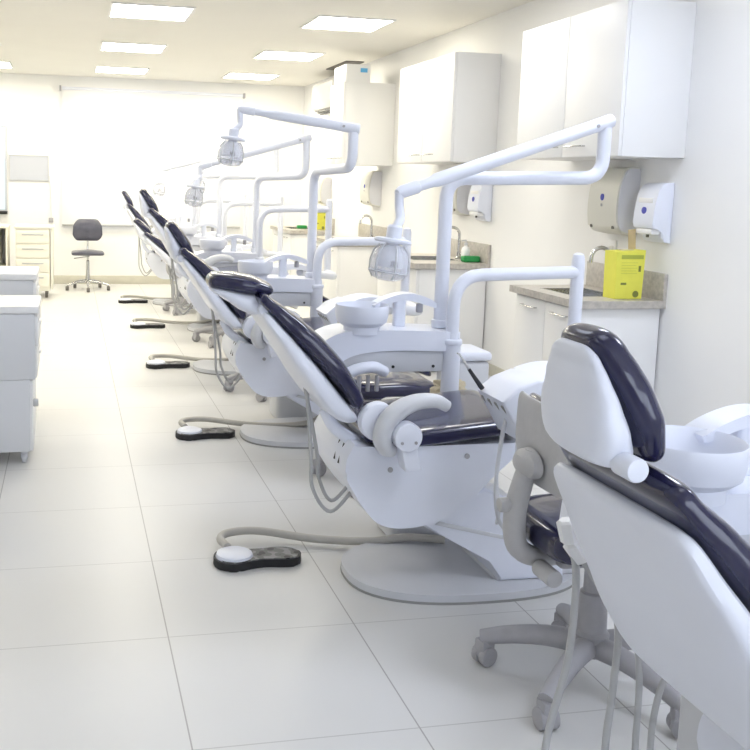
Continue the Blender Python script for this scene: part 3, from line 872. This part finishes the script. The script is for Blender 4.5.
def soap_disp(y0, y1, z0, z1, label):
    h = z1 - z0; cy = (y0 + y1) / 2; w = (y1 - y0) / 2
    t = thing('soap_dispenser', label, 'dispenser', (XR, cy, z0), 0, 'white soap dispensers')
    prof = smooth_pts([Vector((-.001, h, 0)), Vector((-.055, h * .985, 0)), Vector((-.085, h * .9, 0)), Vector((-.105, h * .68, 0)), Vector((-.115, h * .42, 0)), Vector((-.112, h * .24, 0)), Vector((-.06, h * .22, 0)), Vector((-.055, h * .08, 0)), Vector((-.03, 0, 0)), Vector((-.001, 0, 0))], 4)
    link('cover', prism([(p.x, p.y) for p in prof], -w, w, .010, 3), 'white', t)
    link('nozzle', box(-.11, -.055, -w * .8, w * .8, h * .13, h * .23, .008), 'laminate', t)
    bm = new_bm(); cyl(bm, (-.082, 0, h * .11), .008, .02, 'Z', 12); link('nozzle_tip', bm, 'grille', t)
    bm = new_bm(); add_lathe(bm, [(0, .004), (.016, .003), (.016, -.006), (0, -.006)], 18, (-.112, 0, h * .53), Matrix.Rotation(-PI / 2, 4, 'Y') @ Matrix.Diagonal((1.15, 1.3, 1, 1)))
    link('emblem', bm, 'blue', t)
    link('level_window', box(-.109, -.1, -w * .7, w * .7, h * .66, h * .74, .003), 'laminate', t)
    return t
towel_disp(4.80, 5.10, 1.165, 1.535, 'largest cream towel dispenser with blue mark, under the nearest wall cabinet')
soap_disp(4.48, 4.66, 1.14, 1.455, 'nearest white soap dispenser with blue mark, right of the large towel dispenser')
towel_disp(7.06, 7.34, 1.185, 1.535, 'towel dispenser half behind the big lamp pole, under the middle wall cabinet')
soap_disp(6.68, 6.87, 1.15, 1.455, 'white soap dispenser above the green sponge, right of the big lamp pole')
towel_disp(11.2, 11.5, 1.14, 1.46, 'farthest towel dispenser, seen just right of the third lamp pole')
towel_disp(9.30, 9.60, 1.185, 1.535, 'small cream towel dispenser under the farthest wall cabinet')

# sharps boxes
def sharps(x, y, z, label, rotz=0.0, s=1.0, flap=True):
    t = thing('sharps_box', label, 'box', (x, y, z), rotz, 'yellow cardboard boxes')
    w, d, h = .088 * s, .055 * s, .262 * s
    bm = new_bm()
    pts = [(-w * .93, 0), (w * .93, 0), (w, h * .95), (w * 1.02, h), (-w * .98, h * .97)]
    add_prism(bm, pts, -d, d, .002, 1)
    link('carton', bm, 'yellow', t)
    f = -d - .0012
    link('title_band', box(-w * .62, w * .88, f, f + .002, h * .82, h * .90), 'greenprint', t, smooth=False)
    bm = new_bm()
    for i in range(5):
        add_box(bm, -w * .6, w * (.5 - .1 * (i % 2)), f, f + .002, h * (.74 - .055 * i), h * (.745 - .055 * i))
    link('small_print', bm, 'greenprint', t, smooth=False)
    link('hazard_mark', box(w * .58, w * .74, f, f + .002, h * .56, h * .68), 'olive', t, smooth=False)
    link('print_mark', box(-w * .58, -w * .2, f, f + .002, h * .29, h * .335), 'olive', t, smooth=False)
    bm = new_bm(); cyl(bm, (w * .48, f + .0005, h * .10), .018 * s, .002, 'Y', 20); link('round_symbol', bm, 'olive', t)
    link('lid_opening', box(-w * .3, w * .5, -d * .3, d * .3, h * .975, h * 1.0), 'paper', t, smooth=False)
    if flap:
        bm = new_bm(); add_box(bm, -.022, .022, -.002, .002, 0, .115, 0)
        bmesh.ops.transform(bm, matrix=Matrix.Translation((w * .72, d * .6, h * .97)) @ Matrix.Rotation(-.12, 4, 'Y') @ Matrix.Rotation(.06, 4, 'X'), verts=bm.verts[:])
        link('cardboard_flap', bm, 'cardboard', t, smooth=False)
    return t
sharps(2.925, 4.62, .833, 'largest yellow printed cardboard box with a raised flap, on the nearest worktop', rad(2))
sharps(2.985, 11.30, .833, 'small yellow cardboard box on the farthest worktop, just right of the third lamp pole', 0, .92, False)
# sponge + bottle
def sponge(x, y, z, label, s=1.0):
    return tag(link('sponge', (lambda b: b)(box(-.05 * s, .05 * s, -.035, .035, 0, .035 * s, .012, 3)), 'green', loc=(x, y, z)), label, 'sponge', 'green sponges')
sponge(3.0, 6.80, .833, 'green sponge beside the clear soap bottle on the middle worktop', 1.35)
sponge(2.80, 11.42, .833, 'green sponge on the farthest worktop, left of the third lamp pole', 1.2)
bt = thing('soap_bottle', 'clear whitish pump bottle behind the green sponge on the middle worktop', 'bottle', (2.995, 6.885, .833))
bm = new_bm(); add_lathe(bm, [(0, 0), (.032, 0), (.034, .01), (.034, .085), (.026, .105), (.012, .115), (.012, .125), (0, .125)], 22); link('bottle_body', bm, 'laminate', bt)
bm = new_bm(); add_lathe(bm, [(0, .125), (.014, .125), (.014, .14), (.005, .142), (.005, .165), (0, .165)], 14); add_tube(bm, [(0, 0, .16), (-.035, 0, .158)], .006, 8); link('pump', bm, 'grey_white', bt)

# switch plate above the nearest worktop
op = thing('wall_outlet', 'small pale wall outlet plate beside the largest yellow box', 'outlet', (XR, 5.02, 1.06))
link('plate', box(-.011, -.001, -.04, .04, -.06, .06, .003), 'laminate', op)
link('socket', box(-.014, -.010, -.02, .02, -.025, .025, .002), 'disp_beige', op)

# air conditioner
ac = thing('air_conditioner', 'white split air conditioner high on the right wall near the far corner', 'air conditioner', (XR, 11.0, 2.22))
prof = [(-.001, .36), (-.17, .36), (-.21, .33), (-.215, .12), (-.17, .04), (-.10, .0), (-.001, .0)]
link('casing', prism(prof, -.46, .46, .012), 'laminate', ac)
bm = new_bm()
for k in range(3): add_box(bm, -.175 + .03 * k, -.16 + .03 * k, -.42, .42, .028 - .018 * k, .046 - .018 * k)
link('louvre', bm, 'shadowgap', ac)
vt = tag(link('ceiling_strip', box(-.10, .10, -.40, .40, -.012, -.001, .003), 'grille', loc=(2.93, 10.22, H_CEIL)), 'dark streak on the ceiling above the farthest wall cabinet', 'strip')  # thin dark slab just under the ceiling

# waste bin
wb = thing('waste_bin', 'white pedal waste bin with lid behind the second dental unit', 'bin', (1.955, 4.45, 0))
link('bin_body', box(-.10, .09, -.12, .12, 0.005, .55, .02, 3), 'grey_white', wb)
link('bin_lid', box(-.108, .098, -.13, .13, .552, .60, .02, 3), 'white', wb)
link('pedal', box(-.03, .03, -.17, -.11, .01, .03, .004), 'grey', wb)

# crumpled wipes on the pedestal of the second unit
bm = new_bm()
bmesh.ops.create_icosphere(bm, subdivisions=4, radius=.06)
for v in bm.verts:
    r = 1 + .25 * math.sin(v.co.x * 90 + v.co.y * 60) * math.cos(v.co.z * 80) + random.uniform(-.10, .10)
    v.co = Vector((v.co.x * r * 1.15, v.co.y * r * .9, max(-.03, v.co.z * r * .75)))
bmesh.ops.translate(bm, vec=(0, 0, .031), verts=bm.verts)
tag(link('crumpled_wipes', bm, 'paper', loc=(1.535 - .015, 3.14 + .36 + .09, .55), sharp=20), 'crumpled beige wipes lying beside the second dental unit column', 'wipes')

# handpiece in the delivery head of the second unit
hp = thing('scaler_handpiece', 'thin metal handpiece sticking up from the second delivery head', 'handpiece', (1.308, 2.82, .765))
bm = new_bm(); add_tube(bm, [(.0, 0, -.0), (-.05, .0, .065)], [.0085, .0055], 12); link('grip', bm, 'dark', hp)
bm = new_bm(); add_tube(bm, [(-.05, 0, .065), (-.085, 0, .115), (-.094, 0, .118)], [.004, .003, .002], 10); link('tip', bm, 'chrome', hp)

# suction hoses of the nearest chair
def suction(p, label, handle=True, r=.0068):
    x, y, z = p[0]
    t = thing('suction_hose', label, 'hose', (x, y, z), 0, 'grey suction hoses of the nearest chair')
    bm = new_bm()
    add_tube(bm, smooth_pts([(a - x, b - y, c - z) for a, b, c in p], 7), r, 12)
    link('tube', bm, 'hose', t)
    if handle:
        d = Vector(p[0]) - Vector(p[1]); d.normalize()
        bm = new_bm(); add_tube(bm, [-d * .012, -d * .008, d * .030, d * .034], [.010, .016, .017, .012], 6)
        link('handle', bm, 'laminate', t, sharp=20)
    return t
Y1 = 1.50
suction([(.878, Y1, .795), (.898, Y1, .72), (.893, Y1, .56), (.859, Y1, .386), (.84, Y1 - .05, .20), (.88, Y1 + .10, .02)], 'suction hose with white handle, leftmost of those hanging behind the nearest chair')
suction([(.902, Y1, .758), (.945, Y1, .70), (.989, Y1, .623), (.989, Y1, .498), (.982, Y1, .373), (.99, Y1, .2), (1.05, Y1 + .1, .02)], 'suction hose with white handle, second from left behind the nearest chair')
suction([(1.03, Y1, .60), (1.043, Y1, .50), (1.045, Y1, .36), (1.05, Y1, .2), (1.12, Y1 + .1, .02)], 'thin grey hose, third from left under the nearest chair back', False, .0062)
suction([(1.11, Y1, .54), (1.084, Y1, .464), (1.077, Y1, .36), (1.09, Y1, .2), (1.19, Y1 + .1, .02)], 'thin grey hose, rightmost under the nearest chair back', False, .0062)

# ------------------------------------------------------------------ left side: mobile drawer carts
def cart(xr, y0, zt, label):
    w, d = .62, .46
    t = thing('drawer_cart', label, 'cart', (xr - w / 2, y0 + d / 2, 0), 0, 'white drawer carts on casters')
    x1 = w / 2; yy = d / 2
    link('top', box(-x1, x1, -yy, yy, zt - .035, zt, .006), 'laminate', t)
    link('upper_body', box(-x1 + .01, x1 - .02, -yy + .008, yy - .008, zt - .36, zt - .037, .002), 'cart_shade_lam', t)
    link('lower_body', box(-x1 + .03, x1 - .045, -yy + .008, yy - .008, .065, zt - .362, .002), 'cart_shade_lam', t)
    zs = [zt - .05, zt - .20, zt - .355]
    for k in range(2):
        dr = link('drawer', box(x1 - .02, x1 - .004 - .006 * k, -yy + .01, yy - .01, zs[k + 1] + .003, zs[k], .002), 'laminate', t)
        bm = new_bm(); add_box(bm, x1 - .006, x1 + .006, -.06, .06, zs[k] - .06, zs[k] - .045, .003); link('handle', bm, 'laminate', dr)
    dr = link('door', box(x1 - .045, x1 - .03, -yy + .01, yy - .01, .07, zt - .365, .002), 'laminate', t)
    bm = new_bm(); add_box(bm, x1 - .03, x1 - .004, -yy + .03, -yy + .05, zt - .50, zt - .46, .004); link('handle', bm, 'alu', dr)
    for sx in (-1, 1):
        for sy in (-1, 1):
            bm = new_bm()
            cyl(bm, (sx * (x1 - .075), sy * (yy - .05), .024), .024, .022, 'X', 16, .004)
            add_box(bm, sx * (x1 - .075) - .016, sx * (x1 - .075) + .016, sy * (yy - .05) - .012, sy * (yy - .05) + .012, .022, .065, .004)
            link('caster', bm, 'grey_white', t)
    return t
cart(-.145, 4.68, .785, 'nearest white drawer cart on casters at the left edge')
cart(-.175, 5.35, .875, 'taller white drawer cart standing just behind the nearest one')

# far left furniture against the back wall
fd = thing('drawer_cabinet', 'cream drawer cabinet with four handles by the left end of the far wall', 'cabinet', (-.41, 11.25, 0))
link('body', box(-.19, .19, -.02, .43, .08, .80, .004), 'cream_lam', fd)
link('top', box(-.21, .24, -.04, .45, .80, .825, .004), 'cream_lam', fd)
link('side_panel', box(.205, .225, -.02, .43, .10, .80, .002), 'cream_lam', fd)
for k in range(4):
    z1 = .785 - k * .165
    dr = link('drawer', box(-.18, .18, -.036, -.021, z1 - .155, z1, .002), 'cream_lam', fd)
    link('handle', box(-.12, .12, -.046, -.036, z1 - .06, z1 - .045, .003), 'alu', dr)
for sx in (-.15, .15):
    for sy in (.03, .38):
        bm = new_bm(); cyl(bm, (sx, sy, .04), .04, .03, 'X', 14, .005); link('caster', bm, 'grille', fd)
fe = thing('side_cabinet', 'cream open-sided cabinet with a grey gap at the far left edge', 'cabinet', (-1.02, 11.25, 0))
link('body', box(-.33, .33, .0, .43, .30, .36, .003), 'cream_lam', fe)
link('top', box(-.34, .34, -.04, .45, .80, .825, .004), 'cream_lam', fe)
for a in (-.33, .22, .31): link('upright', box(a, a + .02, -.02, .43, .0, .80, .002), 'cream_lam', fe)
link('back_panel', box(-.31, .31, .40, .42, .36, .80), 'grey_white', fe)

# whiteboard + cord + outlet, screen
wbd = thing('whiteboard', 'small pale whiteboard with a grey frame on the far wall', 'whiteboard', (-.505, YF, 1.33))
link('board', box(-.235, .235, -.012, -.001, .01, .315), 'board', wbd, smooth=False)
bm = new_bm()
for q in ((-.245, .245, 0, .012), (-.245, .245, .313, .325), (-.245, -.233, .012, .313), (.233, .245, .012, .313)): add_box(bm, q[0], q[1], -.018, -.001, q[2], q[3])
link('frame', bm, 'alu', wbd)
cd = tag(link('cord', tube(smooth_pts([(-.25, YF - .008, 1.40), (-.235, YF - .008, 1.2), (-.23, YF - .008, .86)], 5), .005, 8), 'grey_white'), 'thin cord running down the far wall below the whiteboard', 'cord')
ol = tag(link('wall_plug', box(-.03, .03, -.02, -.001, -.03, .03, .004), 'grey', loc=(-.232, YF, .83)), 'small grey plug on the far wall below the whiteboard', 'plug')
sc = thing('wall_screen', 'pale cyan screen with black lower edge at the left edge of the far wall', 'screen', (-1.28, YF, .90))
link('panel', box(-.50, .50, -.05, -.015, .04, 1.12, .003), 'board', sc)
link('display', box(-.47, .478, -.052, -.050, .06, 1.10), 'screen', sc, smooth=False)
link('lower_edge', box(-.50, .505, -.07, -.001, 0, .04, .003), 'bezel', sc)

# ------------------------------------------------------------------ world and camera
w = bpy.data.worlds.new('World'); scene.world = w
w.use_nodes = True
bg = w.node_tree.nodes['Background']
bg.inputs['Color'].default_value = (0.80, 0.87, 1.0, 1)
bg.inputs['Strength'].default_value = 4.0

f, pi_, ya, ro = 953.35, rad(7.19), rad(11.91), rad(1.43)
fw = Vector((math.sin(ya) * math.cos(pi_), math.cos(ya) * math.cos(pi_), -math.sin(pi_)))
r0 = Vector((math.cos(ya), -math.sin(ya), 0)); u0 = r0.cross(fw)
R_ = r0 * math.cos(ro) + u0 * math.sin(ro); U_ = -r0 * math.sin(ro) + u0 * math.cos(ro)
cam = bpy.data.cameras.new('Camera'); co = bpy.data.objects.new('Camera', cam); COL.objects.link(co)
co.matrix_world = Matrix(((R_.x, U_.x, -fw.x, 0), (R_.y, U_.y, -fw.y, 0), (R_.z, U_.z, -fw.z, 1.418), (0, 0, 0, 1)))
cam.sensor_width = 36; cam.lens = f * 36 / 750
cam.shift_x = (375 - 268.853) / 750; cam.shift_y = -(375 - 300.217) / 750
cam.clip_start = .05
scene.camera = co
scene.view_settings.view_transform = 'Standard'
scene.view_settings.look = 'None'
scene.view_settings.gamma = 1
scene.view_settings.use_curve_mapping = False
scene.view_settings.exposure = 0.22
scene.cycles.max_bounces = 10
scene.cycles.diffuse_bounces = 6
